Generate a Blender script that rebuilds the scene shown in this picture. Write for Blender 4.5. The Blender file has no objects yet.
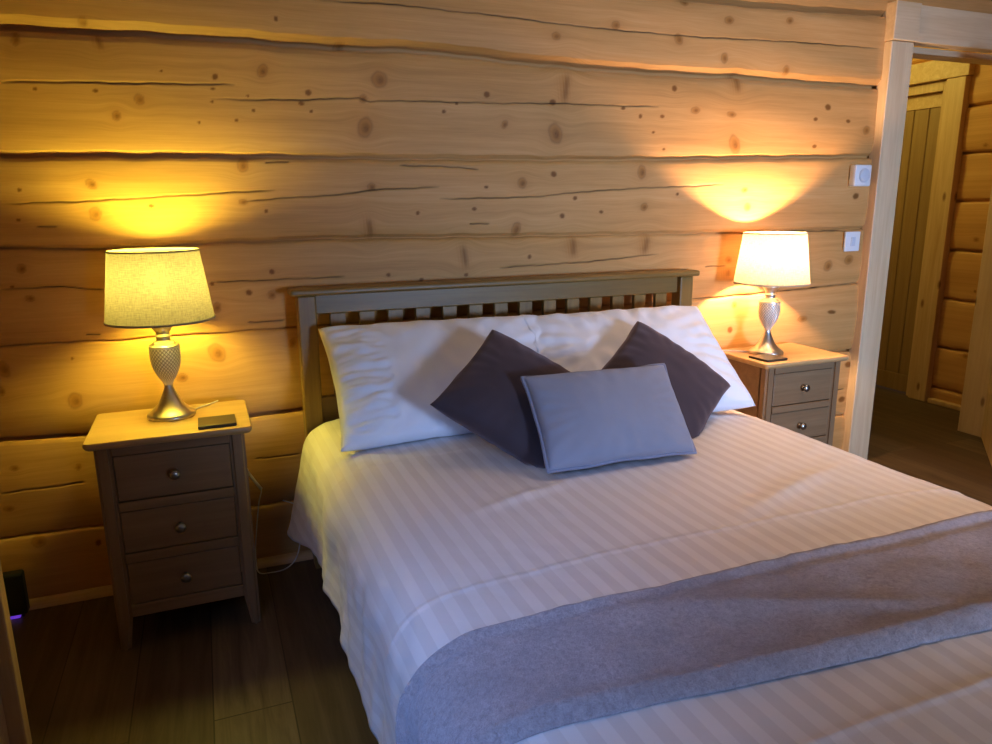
import bpy, bmesh, math, random
import numpy as np
from mathutils import Vector, Matrix, noise
random.seed(7)
scene = bpy.context.scene
COL = scene.collection
PI = math.pi

# ------------------------------------------------------------------ helpers
def empty(name, loc, label, cat, group=None):
    o = bpy.data.objects.new(name, None); COL.objects.link(o); o.location = loc
    o.empty_display_size = .1
    return tag(o, label, cat, group)

def tag(o, label, cat, group=None):
    o['label'] = label; o['category'] = cat
    if group: o['group'] = group
    return o

def struct(o):
    o['kind'] = 'structure'; return o

class MB:
    """collects verts and faces of one mesh"""
    def __init__(s): s.v = []; s.f = []; s.sm = []
    def add(s, verts, faces, smooth=False):
        n = len(s.v); s.v += [tuple(p) for p in verts]
        s.f += [tuple(i + n for i in f) for f in faces]; s.sm += [smooth] * len(faces)
        return s
    def box(s, a, b, bevel=0., seg=2, mat=None):
        bm = bmesh.new(); bmesh.ops.create_cube(bm, size=1)
        c = [(a[i] + b[i]) / 2 for i in range(3)]; d = [abs(b[i] - a[i]) for i in range(3)]
        for v in bm.verts: v.co = Vector([c[i] + v.co[i] * d[i] for i in range(3)])
        if bevel: bmesh.ops.bevel(bm, geom=bm.edges[:], offset=min(bevel, min(d) * .45), segments=seg, affect='EDGES', profile=.5)
        return s.bm(bm, mat)
    def bm(s, bm, mat=None, smooth=False):
        bm.verts.index_update()
        vs = [(mat @ v.co if mat else v.co.copy()) for v in bm.verts]
        s.add(vs, [[v.index for v in f.verts] for f in bm.faces], smooth); bm.free(); return s
    def lathe(s, prof, seg=48, c=(0, 0, 0), cap=True, mat=None):
        n = len(prof); vs = []
        for r, z in prof:
            for k in range(seg):
                a = 2 * PI * k / seg
                p = Vector((c[0] + r * math.cos(a), c[1] + r * math.sin(a), c[2] + z)); vs.append(mat @ p if mat else p)
        fs = [(i * seg + k, i * seg + (k + 1) % seg, (i + 1) * seg + (k + 1) % seg, (i + 1) * seg + k) for i in range(n - 1) for k in range(seg)]
        if cap:
            fs += [tuple(range(seg))[::-1], tuple((n - 1) * seg + k for k in range(seg))]
        return s.add(vs, fs, True)
    def tube(s, pts, r, seg=8, closed=False):
        pts = [Vector(p) for p in pts]; n = len(pts); vs = []
        for i, p in enumerate(pts):
            t = (pts[(i + 1) % n if closed else min(i + 1, n - 1)] - pts[(i - 1) % n if closed else max(i - 1, 0)])
            t = t.normalized() if t.length > 1e-9 else Vector((0, 0, 1))
            h = Vector((0, 0, 1)) if abs(t.z) < .9 else Vector((1, 0, 0))
            u = t.cross(h).normalized(); w = t.cross(u)
            rr = r(i / (n - 1)) if callable(r) else r
            vs += [p + (u * math.cos(2 * PI * k / seg) + w * math.sin(2 * PI * k / seg)) * rr for k in range(seg)]
        m = n if closed else n - 1
        fs = [(i * seg + k, i * seg + (k + 1) % seg, ((i + 1) % n) * seg + (k + 1) % seg, ((i + 1) % n) * seg + k) for i in range(m) for k in range(seg)]
        if not closed: fs += [tuple(range(seg))[::-1], tuple((n - 1) * seg + k for k in range(seg))]
        return s.add(vs, fs, True)
    def build(s, name, m, parent=None, recalc=True, autosmooth=None):
        me = bpy.data.meshes.new(name); me.from_pydata(s.v, [], s.f)
        me.polygons.foreach_set('use_smooth', s.sm)
        if recalc:
            bm = bmesh.new(); bm.from_mesh(me); bmesh.ops.recalc_face_normals(bm, faces=bm.faces); bm.to_mesh(me); bm.free()
        me.materials.append(m)
        o = bpy.data.objects.new(name, me); COL.objects.link(o)
        if autosmooth:
            me.polygons.foreach_set('use_smooth', [True] * len(me.polygons))
            me.set_sharp_from_angle(angle=math.radians(autosmooth))
        if parent: o.parent = parent
        return o

def spline(pts, n):
    """Catmull-Rom through points"""
    P = [np.array(p, float) for p in pts]; P = [2 * P[0] - P[1]] + P + [2 * P[-1] - P[-2]]; out = []
    m = len(P) - 3
    for k in range(n):
        t = k / (n - 1) * m; i = min(int(t), m - 1); t -= i
        a, b, c, d = P[i:i + 4]
        out.append(.5 * (2 * b + (c - a) * t + (2 * a - 5 * b + 4 * c - d) * t * t + (3 * b - a - 3 * c + d) * t ** 3))
    return out

def fattr(me, name, arr):
    a = me.attributes.new(name, 'FLOAT', 'POINT'); a.data.foreach_set('value', np.asarray(arr, np.float32))

# ------------------------------------------------------------------ materials
class NT:
    def __init__(s, name):
        s.m = bpy.data.materials.new(name); s.m.use_nodes = True; s.t = s.m.node_tree; s.t.nodes.clear()
        s.out = s.n('ShaderNodeOutputMaterial'); s.b = s.n('ShaderNodeBsdfPrincipled'); s.l(s.b.outputs[0], s.out.inputs[0])
    def n(s, t, **kw):
        o = s.t.nodes.new(t)
        for k, v in kw.items(): setattr(o, k, v)
        return o
    def l(s, a, b): s.t.links.new(a, b)
    def set(s, **kw):
        for k, v in kw.items(): s.b.inputs[k.replace('_', ' ')].default_value = v
        return s
    def val(s, x):
        return x
    def math(s, op, a, b=None, c=None):
        o = s.n('ShaderNodeMath', operation=op)
        for i, x in enumerate((a, b, c)):
            if x is None: continue
            if isinstance(x, (int, float)): o.inputs[i].default_value = x
            else: s.l(x, o.inputs[i])
        return o.outputs[0]
    def mix(s, f, a, b, blend='MIX'):
        o = s.n('ShaderNodeMix', data_type='RGBA', blend_type=blend)
        for sock, x in ((o.inputs[0], f), (o.inputs[6], a), (o.inputs[7], b)):
            if isinstance(x, (int, float)): sock.default_value = x
            elif isinstance(x, (tuple, list)): sock.default_value = (*x[:3], 1)
            else: s.l(x, sock)
        return o.outputs[2]
    def attr(s, name): return s.n('ShaderNodeAttribute', attribute_name=name).outputs['Fac']
    def obj(s, scale=(1, 1, 1), rot=(0, 0, 0), coord='Object'):
        tc = s.n('ShaderNodeTexCoord'); mp = s.n('ShaderNodeMapping'); mp.inputs['Scale'].default_value = scale; mp.inputs['Rotation'].default_value = rot
        s.l(tc.outputs[coord], mp.inputs[0]); return mp.outputs[0]
    def noise(s, vec, scale=5, detail=3, rough=.5, dist=0):
        o = s.n('ShaderNodeTexNoise'); o.inputs['Scale'].default_value = scale; o.inputs['Detail'].default_value = detail
        o.inputs['Roughness'].default_value = rough; o.inputs['Distortion'].default_value = dist
        if vec is not None: s.l(vec, o.inputs['Vector'])
        return o.outputs['Fac']
    def ramp(s, f, *stops):
        o = s.n('ShaderNodeValToRGB'); e = o.color_ramp.elements
        while len(e) < len(stops): e.new(.5)
        for i, (p, c) in enumerate(stops):
            e[i].position = p; e[i].color = (*c, 1) if isinstance(c, (tuple, list)) else (c, c, c, 1)
        s.l(f, o.inputs[0]); return o.outputs[0]
    def bump(s, h, strength=.3, dist=.002):
        o = s.n('ShaderNodeBump'); o.inputs['Strength'].default_value = strength; o.inputs['Distance'].default_value = dist
        s.l(h, o.inputs['Height']); s.l(o.outputs[0], s.b.inputs['Normal'])
    def col(s, c):
        if isinstance(c, (tuple, list)): s.b.inputs['Base Color'].default_value = (*c[:3], 1)
        else: s.l(c, s.b.inputs['Base Color'])
        return s

def wood(name, light, dark, axis='x', rough=.5, scale=1., knots=0., coat=0.):
    """plain sawn timber with grain along one axis"""
    t = NT(name); st = {'x': (1.2, 22, 22), 'y': (22, 1.2, 22), 'z': (22, 22, 1.2)}[axis]
    v = t.obj(tuple(a * scale for a in st))
    info = t.n('ShaderNodeObjectInfo')
    add = t.n('ShaderNodeVectorMath', operation='ADD'); t.l(v, add.inputs[0])
    mul = t.n('ShaderNodeVectorMath', operation='SCALE'); mul.inputs[0].default_value = (7, 11, 5); t.l(info.outputs['Random'], mul.inputs['Scale']); t.l(mul.outputs[0], add.inputs[1])
    v = add.outputs[0]
    a = t.noise(v, 1.2, 5, .6, .6); b = t.noise(v, 5, 4, .6)
    f = t.math('ADD', t.math('MULTIPLY', a, .7), t.math('MULTIPLY', b, .3))
    c = t.ramp(f, (.32, dark), (.5, tuple((x + y) / 2 for x, y in zip(light, dark))), (.66, light))
    if knots:
        kv = t.n('ShaderNodeTexVoronoi'); kv.inputs['Scale'].default_value = 1.
        sp = t.n('ShaderNodeSeparateXYZ'); t.l(t.obj(), sp.inputs[0]); cb = t.n('ShaderNodeCombineXYZ')
        t.l(t.math('MULTIPLY', t.math('ADD', sp.outputs[0], sp.outputs[1]), 6), cb.inputs[0]); t.l(t.math('MULTIPLY', sp.outputs[2], 2.5), cb.inputs[1]); t.l(t.math('MULTIPLY', info.outputs['Random'], 40), cb.inputs[2])
        kv.voronoi_dimensions = '2D'; ad = t.n('ShaderNodeVectorMath', operation='ADD'); t.l(cb.outputs[0], ad.inputs[0]); t.l(mul.outputs[0], ad.inputs[1]); t.l(ad.outputs[0], kv.inputs['Vector'])
        k = t.ramp(kv.outputs['Distance'], (.035, 1.), (.085, 0.))
        c = t.mix(t.math('MULTIPLY', k, knots), c, (.20, .085, .035))
    t.col(c); t.set(Roughness=rough, Coat_Weight=coat, Coat_Roughness=.25)
    t.bump(f, .15, .002)
    return t.m

def make_pine_wall():
    t = NT('pine_log_wall')
    tc = t.n('ShaderNodeTexCoord'); sp = t.n('ShaderNodeSeparateXYZ'); t.l(tc.outputs['Object'], sp.inputs[0])
    gz = t.attr('gz')
    cb = t.n('ShaderNodeCombineXYZ')
    t.l(t.math('MULTIPLY', sp.outputs[0], .9), cb.inputs[0]); t.l(t.math('MULTIPLY', t.attr('log'), 3.7), cb.inputs[1]); t.l(t.math('MULTIPLY', gz, 26), cb.inputs[2])
    v = cb.outputs[0]
    big = t.noise(v, .35, 3, .5, .15); fine = t.noise(v, 2.2, 5, .6, .08); hair = t.noise(v, 9, 3, .6)
    f = t.math('ADD', t.math('ADD', t.math('MULTIPLY', big, .45), t.math('MULTIPLY', fine, .35)), t.math('MULTIPLY', hair, .2))
    c = t.ramp(f, (.32, (.46, .235, .075)), (.46, (.59, .32, .11)), (.56, (.66, .37, .14)), (.70, (.73, .445, .195)))
    # saw marks / mottling
    mott = t.noise(t.obj((3, 3, 7)), 1.5, 3, .5)
    c = t.mix(t.math('MULTIPLY', mott, .35), c, (.51, .265, .075))
    stain = t.attr('stain'); c = t.mix(t.math('MULTIPLY', stain, .8), c, (.42, .17, .025))
    knot = t.attr('knot'); c = t.mix(t.math('MULTIPLY', knot, .85), c, (.16, .055, .01))
    crack = t.attr('crack'); c = t.mix(crack, c, (.03, .012, .005))
    t.col(c); t.set(Roughness=.55, Specular_IOR_Level=.3)
    h = t.math('SUBTRACT', t.math('ADD', f, t.math('MULTIPLY', mott, .6)), t.math('MULTIPLY', crack, 1.5))
    t.bump(h, .10, .003)
    return t.m

def make_floor():
    t = NT('dark_oak_floor')
    br = t.n('ShaderNodeTexBrick'); t.l(t.obj((1, 1, 1), (0, 0, PI / 2)), br.inputs['Vector'])
    br.offset = .37; br.inputs['Scale'].default_value = 1; br.inputs['Brick Width'].default_value = 1.25; br.inputs['Row Height'].default_value = .19
    br.inputs['Mortar Size'].default_value = .0018; br.inputs['Bias'].default_value = 0
    br.inputs['Color1'].default_value = (.105, .064, .036, 1); br.inputs['Color2'].default_value = (.20, .135, .08, 1); br.inputs['Mortar'].default_value = (.035, .021, .013, 1)
    g = t.noise(t.obj((24, 1.6, 1)), 1.3, 5, .65, .7)
    c = t.mix(t.ramp(g, (.3, .75), (.65, 0.)), br.outputs['Color'], (.045, .026, .014))
    t.col(c); t.set(Roughness=.42, Specular_IOR_Level=.35); t.bump(g, .15, .002)
    return t.m

def fabric(name, col, rough=.8, sheen=.3, weave=900, wrinkle=0., strength=.12, mott=0., mcol=None, sheen_tint=None):
    t = NT(name); v = t.obj()
    w = t.noise(v, weave, 2, .5)
    h = w
    if wrinkle: h = t.math('ADD', t.math('MULTIPLY', w, .15), t.math('MULTIPLY', t.noise(v, wrinkle, 3, .55, .4), 1))
    c = col
    if mott: c = t.mix(t.math('MULTIPLY', t.noise(v, mott, 4, .6), 1), col, mcol)
    t.col(c); t.set(Roughness=rough, Sheen_Weight=sheen, Sheen_Roughness=.45, Specular_IOR_Level=.25)
    if sheen_tint: t.b.inputs['Sheen Tint'].default_value = (*sheen_tint, 1)
    t.bump(h, strength, .002)
    return t.m

def make_stripes():
    t = NT('white_sateen_stripe'); s = t.attr('across')
    ph = t.math('FRACT', t.math('DIVIDE', s, .045))
    st = t.math('SMOOTH_MIN', t.math('MULTIPLY', t.math('ABSOLUTE', t.math('SUBTRACT', ph, .5)), 1), 1, .001)
    st = t.ramp(st, (.235, 0.), (.265, 1.))
    c = t.mix(st, (.765, .70, .665), (.84, .78, .745)); t.col(c)
    t.l(t.math('SUBTRACT', .58, t.math('MULTIPLY', st, .14)), t.b.inputs['Roughness'])
    t.set(Sheen_Weight=.15, Specular_IOR_Level=.35)
    h = t.math('ADD', t.noise(t.obj(), 700, 2), t.math('MULTIPLY', t.noise(t.obj(), 14, 4, .6, .5), 3.))
    t.bump(h, .16, .003); return t.m

def make_fleece():
    t = NT('lavender_grey_fleece'); v = t.obj()
    a = t.noise(v, 110, 4, .7, .5); b = t.noise(v, 420, 3, .7)
    big = t.noise(v, 3.5, 3, .6, .6)
    f = t.math('ADD', t.math('MULTIPLY', a, .6), t.math('MULTIPLY', b, .4))
    c = t.mix(t.ramp(f, (.35, 0.), (.65, 1.)), (.34, .28, .285), (.63, .55, .56))
    c = t.mix(t.ramp(big, (.4, 0.), (.6, .45)), c, (.31, .25, .24)); t.col(c)
    t.set(Roughness=.9, Sheen_Weight=.45, Sheen_Roughness=.4, Specular_IOR_Level=.1)
    t.b.inputs['Sheen Tint'].default_value = (.85, .88, 1, 1)
    t.bump(f, .8, .008); return t.m

def simple(name, col, rough=.5, metal=0., coat=0., emit=None, es=0., spec=.5):
    t = NT(name).col(col).set(Roughness=rough, Metallic=metal, Coat_Weight=coat, Specular_IOR_Level=spec)
    n = t.noise(t.obj(), 60, 3); 
    r = t.math('ADD', rough - .04, t.math('MULTIPLY', n, .08)); t.l(r, t.b.inputs['Roughness'])
    if emit: t.b.inputs['Emission Color'].default_value = (*emit, 1); t.b.inputs['Emission Strength'].default_value = es
    return t.m

def make_nickel():
    t = NT('brushed_nickel').col((.72, .68, .62)).set(Metallic=1., Roughness=.33)
    g = t.noise(t.obj((4, 4, 140)), 3, 3); t.l(t.math('ADD', .27, t.math('MULTIPLY', g, .16)), t.b.inputs['Roughness']); t.bump(g, .05, .001); return t.m

def make_urn():
    t = NT('diamond_cut_silver'); d = t.attr('groove')
    t.col(t.mix(d, (.82, .78, .71), (.20, .155, .10))); t.set(Metallic=.35, Roughness=.3); return t.m

def make_shade(name, a, b, trans, fwd=.06):
    t = NT(name)
    v = t.obj((1, 1, 1)); 
    # woven slub linen: fine horizontal and vertical threads
    tc = t.n('ShaderNodeTexCoord'); sp = t.n('ShaderNodeSeparateXYZ'); t.l(tc.outputs['Object'], sp.inputs[0])
    ang = t.math('ARCTAN2', sp.outputs[1], sp.outputs[0])
    c1 = t.n('ShaderNodeCombineXYZ'); t.l(t.math('MULTIPLY', ang, 6), c1.inputs[0]); t.l(t.math('MULTIPLY', sp.outputs[2], 420), c1.inputs[1])
    c2 = t.n('ShaderNodeCombineXYZ'); t.l(t.math('MULTIPLY', ang, 62), c2.inputs[0]); t.l(t.math('MULTIPLY', sp.outputs[2], 45), c2.inputs[1])
    w = t.math('ADD', t.math('MULTIPLY', t.noise(c1.outputs[0], 1, 3, .6), .5), t.math('MULTIPLY', t.noise(c2.outputs[0], 1, 3, .6), .5))
    f = t.ramp(w, (.36, 0.), (.62, 1.))
    cd = t.mix(f, tuple(x * .62 for x in a), a); ct = t.mix(f, tuple(x * .55 for x in b), b)
    df = t.n('ShaderNodeBsdfDiffuse'); tr = t.n('ShaderNodeBsdfTranslucent'); mx = t.n('ShaderNodeMixShader'); mx.inputs[0].default_value = trans
    t.l(cd, df.inputs[0]); t.l(ct, tr.inputs[0]); t.l(df.outputs[0], mx.inputs[1]); t.l(tr.outputs[0], mx.inputs[2])
    rf = t.n('ShaderNodeBsdfRefraction'); rf.inputs['IOR'].default_value = 1.0; rf.inputs['Roughness'].default_value = .62; t.l(ct, rf.inputs[0])
    m2 = t.n('ShaderNodeMixShader'); m2.inputs[0].default_value = fwd; t.l(mx.outputs[0], m2.inputs[1]); t.l(rf.outputs[0], m2.inputs[2])
    t.t.nodes.remove(t.b); t.l(m2.outputs[0], t.out.inputs[0]); return t.m

M = dict(
    pine=make_pine_wall(), floor=make_floor(),
    trim_x=wood('pale_pine_lengthways', (.80, .64, .43), (.66, .48, .28), 'x', .5),
    trim_z=wood('pale_pine_upright', (.80, .64, .43), (.66, .48, .28), 'z', .5, knots=.8),
    pine_x=wood('pine_board_lengthways', (.66, .47, .27), (.50, .31, .15), 'x', .5),
    pine_z=wood('pine_board_upright', (.66, .47, .27), (.50, .31, .15), 'z', .5, knots=.85),
    pine_dark=wood('pine_door_boards', (.36, .225, .095), (.27, .16, .06), 'z', .5),
    ceil=wood('pine_ceiling', (.60, .40, .20), (.46, .28, .12), 'y', .6),
    oak_top=wood('oak_top', (.62, .40, .19), (.50, .30, .125), 'x', .32, coat=.25),
    oak_x=wood('oak_lengthways', (.32, .20, .105), (.225, .132, .064), 'x', .42),
    oak_z=wood('oak_upright', (.32, .20, .105), (.225, .132, .064), 'z', .42),
    bed_x=wood('headboard_oak_lengthways', (.315, .185, .048), (.215, .118, .027), 'x', .4),
    bed_z=wood('headboard_oak_upright', (.315, .185, .048), (.215, .118, .027), 'z', .4),
    stripe=make_stripes(), fleece=make_fleece(),
    pillow=fabric('white_cotton', (.82, .84, .91), .7, .2, 800, 16, .22),
    dark=fabric('charcoal_plum_velvet', (.088, .063, .072), .85, .4, 700, 0, .15, 9, (.06, .042, .048), (.75, .65, .75)),
    pale=fabric('blue_grey_velvet', (.33, .335, .40), .85, .5, 700, 0, .15, 7, (.27, .265, .31), (.7, .78, 1)),
    piping=fabric('blue_grey_cord', (.27, .27, .34), .85, .3, 900),
    nickel=make_nickel(), urn=make_urn(),
    pewter=simple('pewter', (.42, .39, .36), .3, 1.),
    shade_l=make_shade('linen_shade_dim', (.66, .53, .37), (.105, .086, .092), .5, .009),
    shade_r=make_shade('linen_shade_bright', (.70, .60, .44), (.17, .138, .10), .5),
    band=fabric('shade_binding', (.42, .34, .23), .8, .1),
    slate=simple('black_slate', (.035, .032, .03), .3),
    cord=simple('white_cable', (.75, .72, .66), .45),
    plastic=simple('white_plastic', (.80, .80, .80), .35),
    dial=simple('pale_dial', (.62, .66, .72), .3),
    black=simple('black_plastic', (.012, .012, .014), .5),
    led=simple('violet_light', (.3, .1, .8), .5, emit=(.25, .08, 1.), es=.5),
    brass=simple('dull_brass', (.45, .34, .16), .35, 1.),
    bulb_l=simple('bulb_soft', (1, .9, .7), .5, emit=(1, .93, .15), es=180),
    bulb_r=simple('bulb_clear', (1, .95, .8), .5, emit=(1, .66, .37), es=5000),
    mattress=fabric('mattress_ticking', (.7, .68, .64), .8, .1),
    plaster=simple('white_paint', (.72, .70, .66), .7),
)

# ------------------------------------------------------------------ data: knots and cracks of the log wall (metres on the wall)
KNOTS= [(0.203,1.755,0.013,0.01,1),(0.031,1.699,0.01,0.016,1),(0.235,1.705,0.015,0.021,2),(0.062,1.57,0.005,0.005,0),(0.214,1.572,0.007,0.005,0),(0.327,1.553,0.013,0.014,1),(0.261,1.505,0.01,0.014,1),(0.544,1.628,0.008,0.009,0),(0.535,1.593,0.006,0.004,0),(0.529,1.555,0.004,0.004,0),(0.486,1.493,0.004,0.004,0),(0.596,1.503,0.005,0.005,0),(0.395,1.636,0.003,0.002,0),(0.635,1.577,0.004,0.004,0),(0.603,1.368,0.015,0.021,1),(0.173,1.309,0.014,0.014,1),(0.735,1.803,0.005,0.008,0),(0.931,1.741,0.016,0.012,1),(0.685,1.653,0.015,0.018,1),(1.053,1.646,0.023,0.025,1),(0.821,1.595,0.01,0.009,0),(0.997,1.584,0.013,0.012,1),(0.999,1.494,0.024,0.029,1),(0.797,1.561,0.009,0.006,0),(0.827,1.538,0.005,0.005,0),(0.649,1.534,0.005,0.005,0),(1.275,1.554,0.007,0.006,0),(1.433,1.616,0.012,0.01,0),(1.322,1.582,0.006,0.003,0),(1.01,1.302,0.014,0.012,1),(0.993,1.166,0.021,0.033,2),(0.662,1.226,0.006,0.006,0),(1.168,1.214,0.007,0.007,0),(1.379,1.226,0.008,0.007,0),(1.426,1.302,0.008,0.005,0),(1.056,1.004,0.007,0.007,0),(0.666,1.031,0.009,0.008,0),(1.334,1.057,0.023,0.043,2),(1.344,0.992,0.008,0.007,0),(1.174,0.982,0.008,0.007,0),(0.173,1.223,0.016,0.018,1),(-0.012,1.292,0.005,0.006,0),(-0.025,1.208,0.005,0.004,0),(0.594,1.255,0.012,0.009,1),(0.327,1.245,0.008,0.005,0),(-0.037,1.068,0.01,0.014,1),(-0.028,0.98,0.011,0.01,1),(-0.068,1.017,0.004,0.004,0),(0.479,1.0,0.007,0.006,0),(0.589,0.966,0.009,0.01,0),(0.66,0.955,0.013,0.013,1),(0.487,0.922,0.012,0.016,1),(0.474,0.775,0.024,0.029,1),(0.361,0.702,0.018,0.013,1),(0.052,0.659,0.019,0.022,1),(0.06,0.791,0.004,0.004,0),(-0.122,0.774,0.015,0.022,1),(-0.136,0.708,0.008,0.013,1),(0.716,0.79,0.01,0.014,1),(-0.136,0.464,0.011,0.008,1),(0.034,0.443,0.008,0.01,1),(-0.169,0.335,0.013,0.009,1),(-0.105,0.213,0.019,0.017,1),(0.059,0.178,0.008,0.01,0),(2.24,1.98,0.018,0.01,1),(1.939,1.877,0.017,0.013,1),(1.695,1.822,0.016,0.013,1),(2.216,1.849,0.018,0.018,1),(2.435,1.795,0.015,0.018,1),(2.448,1.934,0.02,0.014,1),(2.75,1.768,0.015,0.017,1),(2.75,1.957,0.016,0.012,1),(1.737,1.651,0.029,0.052,2),(2.506,1.71,0.034,0.041,2),(2.212,1.673,0.012,0.011,0),(2.315,1.597,0.019,0.013,1),(2.163,1.569,0.009,0.007,0),(2.064,1.566,0.008,0.008,0),(1.987,1.592,0.009,0.006,0),(1.501,1.519,0.011,0.014,1),(1.703,1.494,0.024,0.035,1),(1.69,1.601,0.012,0.011,0),(2.491,1.588,0.02,0.011,1),(2.52,1.473,0.025,0.035,1),(2.125,1.509,0.007,0.005,0),(2.178,1.447,0.007,0.005,0),(2.998,1.635,0.017,0.012,0),(2.932,1.584,0.011,0.008,0),(3.229,1.548,0.017,0.017,1),(2.945,1.474,0.011,0.008,0),(3.118,1.582,0.012,0.008,0),(2.077,1.36,0.018,0.023,1),(1.567,1.317,0.016,0.018,1),(1.696,1.349,0.011,0.011,0),(2.581,1.292,0.016,0.01,1),(2.603,1.222,0.016,0.016,1),(2.092,1.227,0.016,0.014,1),(1.732,1.197,0.01,0.009,0),(1.899,1.21,0.009,0.006,0),(1.785,1.262,0.009,0.007,0),(1.543,1.152,0.016,0.025,1),(2.249,1.276,0.007,0.006,0),(1.776,1.08,0.03,0.038,2),(2.103,1.079,0.033,0.04,2),(1.596,1.049,0.008,0.008,0),(2.522,1.005,0.016,0.012,1),(2.516,0.951,0.031,0.017,2),(2.564,0.812,0.013,0.013,1),(2.551,0.704,0.014,0.013,0),(2.951,0.726,0.024,0.014,1),(3.079,0.959,0.021,0.023,1),(3.2,0.982,0.024,0.019,1),(3.121,0.747,0.024,0.009,0),(3.203,1.265,0.018,0.013,0),(3.267,0.485,0.019,0.015,0),(3.251,0.314,0.02,0.015,0)]
CRACKS= [[(-0.018,1.585),(0.067,1.589),(0.153,1.594),(0.256,1.596),(0.471,1.604),(0.6,1.609)],[(0.529,1.564),(0.655,1.567),(0.792,1.572),(0.984,1.587),(1.02,1.576),(1.118,1.583),(1.33,1.586),(1.478,1.589),(1.714,1.598),(1.965,1.601),(2.143,1.605)],[(-0.063,1.253),(0.151,1.26),(0.327,1.271),(0.528,1.283),(0.694,1.292)],[(0.6,1.258),(0.771,1.27),(0.901,1.276),(1.01,1.292),(1.25,1.302)],[(1.249,1.261),(1.476,1.264),(1.615,1.267),(1.802,1.284),(2.066,1.299),(2.3,1.307),(2.472,1.315)],[(-0.097,1.01),(0.056,1.011),(0.174,0.996)],[(0.473,1.004),(0.595,1.004),(0.753,1.004),(0.903,1.004)],[(0.857,1.867),(1.129,1.876),(1.3,1.872),(1.481,1.871),(1.71,1.863),(1.956,1.861),(2.312,1.863),(2.806,1.879),(3.25,1.885)],[(2.401,0.98),(2.508,0.981)],[(2.329,0.847),(2.561,0.851),(2.919,0.859),(3.276,0.873)],[(-0.183,0.387),(0.047,0.39)],[(0.562,0.394),(0.712,0.391)],[(0.67,1.378),(0.747,1.379)],[(1.11,1.374),(1.325,1.37),(1.4,1.361)],[(0.019,1.187),(0.07,1.187)],[(1.359,1.174),(1.436,1.172)],[(0.577,0.867),(0.695,0.866)],[(0.104,0.862),(0.144,0.859)],[(1.474,1.012),(1.851,1.021),(2.171,1.041)],[(2.779,1.116),(3.182,1.112)],[(3.258,0.363),(3.157,0.364)]]

SEAMS = [  # height along x of every joint between logs, lip height, lip depth, gap height, gap depth
 ([(-.6,.235),(-.2,.242),(.07,.234),(.55,.222),(.7,.224),(2.,.23),(3.3,.235),(5,.235)], .004,.004,.006,.018),
 ([(-.6,.562),(-.16,.560),(.08,.551),(.56,.556),(.72,.556),(2.,.553),(3.3,.560),(5,.56)], .004,.006,.013,.030),
 ([(-.6,.85),(-.12,.846),(.2,.840),(.46,.841),(.74,.843),(1.5,.845),(2.38,.846),(2.56,.851),(3.28,.873),(5,.88)], .003,.003,.005,.016),
 ([(-.6,1.132),(-.08,1.130),(.23,1.122),(.455,1.131),(.86,1.136),(1.475,1.129),(2.07,1.123),(2.54,1.121),(3.3,1.122),(5,1.12)], .010,.012,.007,.018),
 ([(-.6,1.388),(-.044,1.391),(.26,1.398),(.63,1.399),(1.11,1.400),(1.72,1.405),(2.1,1.411),(2.54,1.425),(3.23,1.441),(5,1.45)], .011,.014,.011,.026),
 ([(-.6,1.73),(0,1.738),(.2,1.742),(.38,1.746),(.63,1.747),(.9,1.743),(1.12,1.752),(1.29,1.752),(1.48,1.742),(1.62,1.737),(1.93,1.732),(2.32,1.734),(2.5,1.741),(2.82,1.737),(3.24,1.737),(5,1.74)], .021,.026,.017,.034),
 ([(-.6,2.02),(2.17,1.995),(2.5,1.998),(2.85,2.006),(3.26,2.022),(5,2.06)], .016,.02,.01,.03),
 ([(-.6,2.30),(5,2.31)], .01,.012,.008,.02)]

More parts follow.
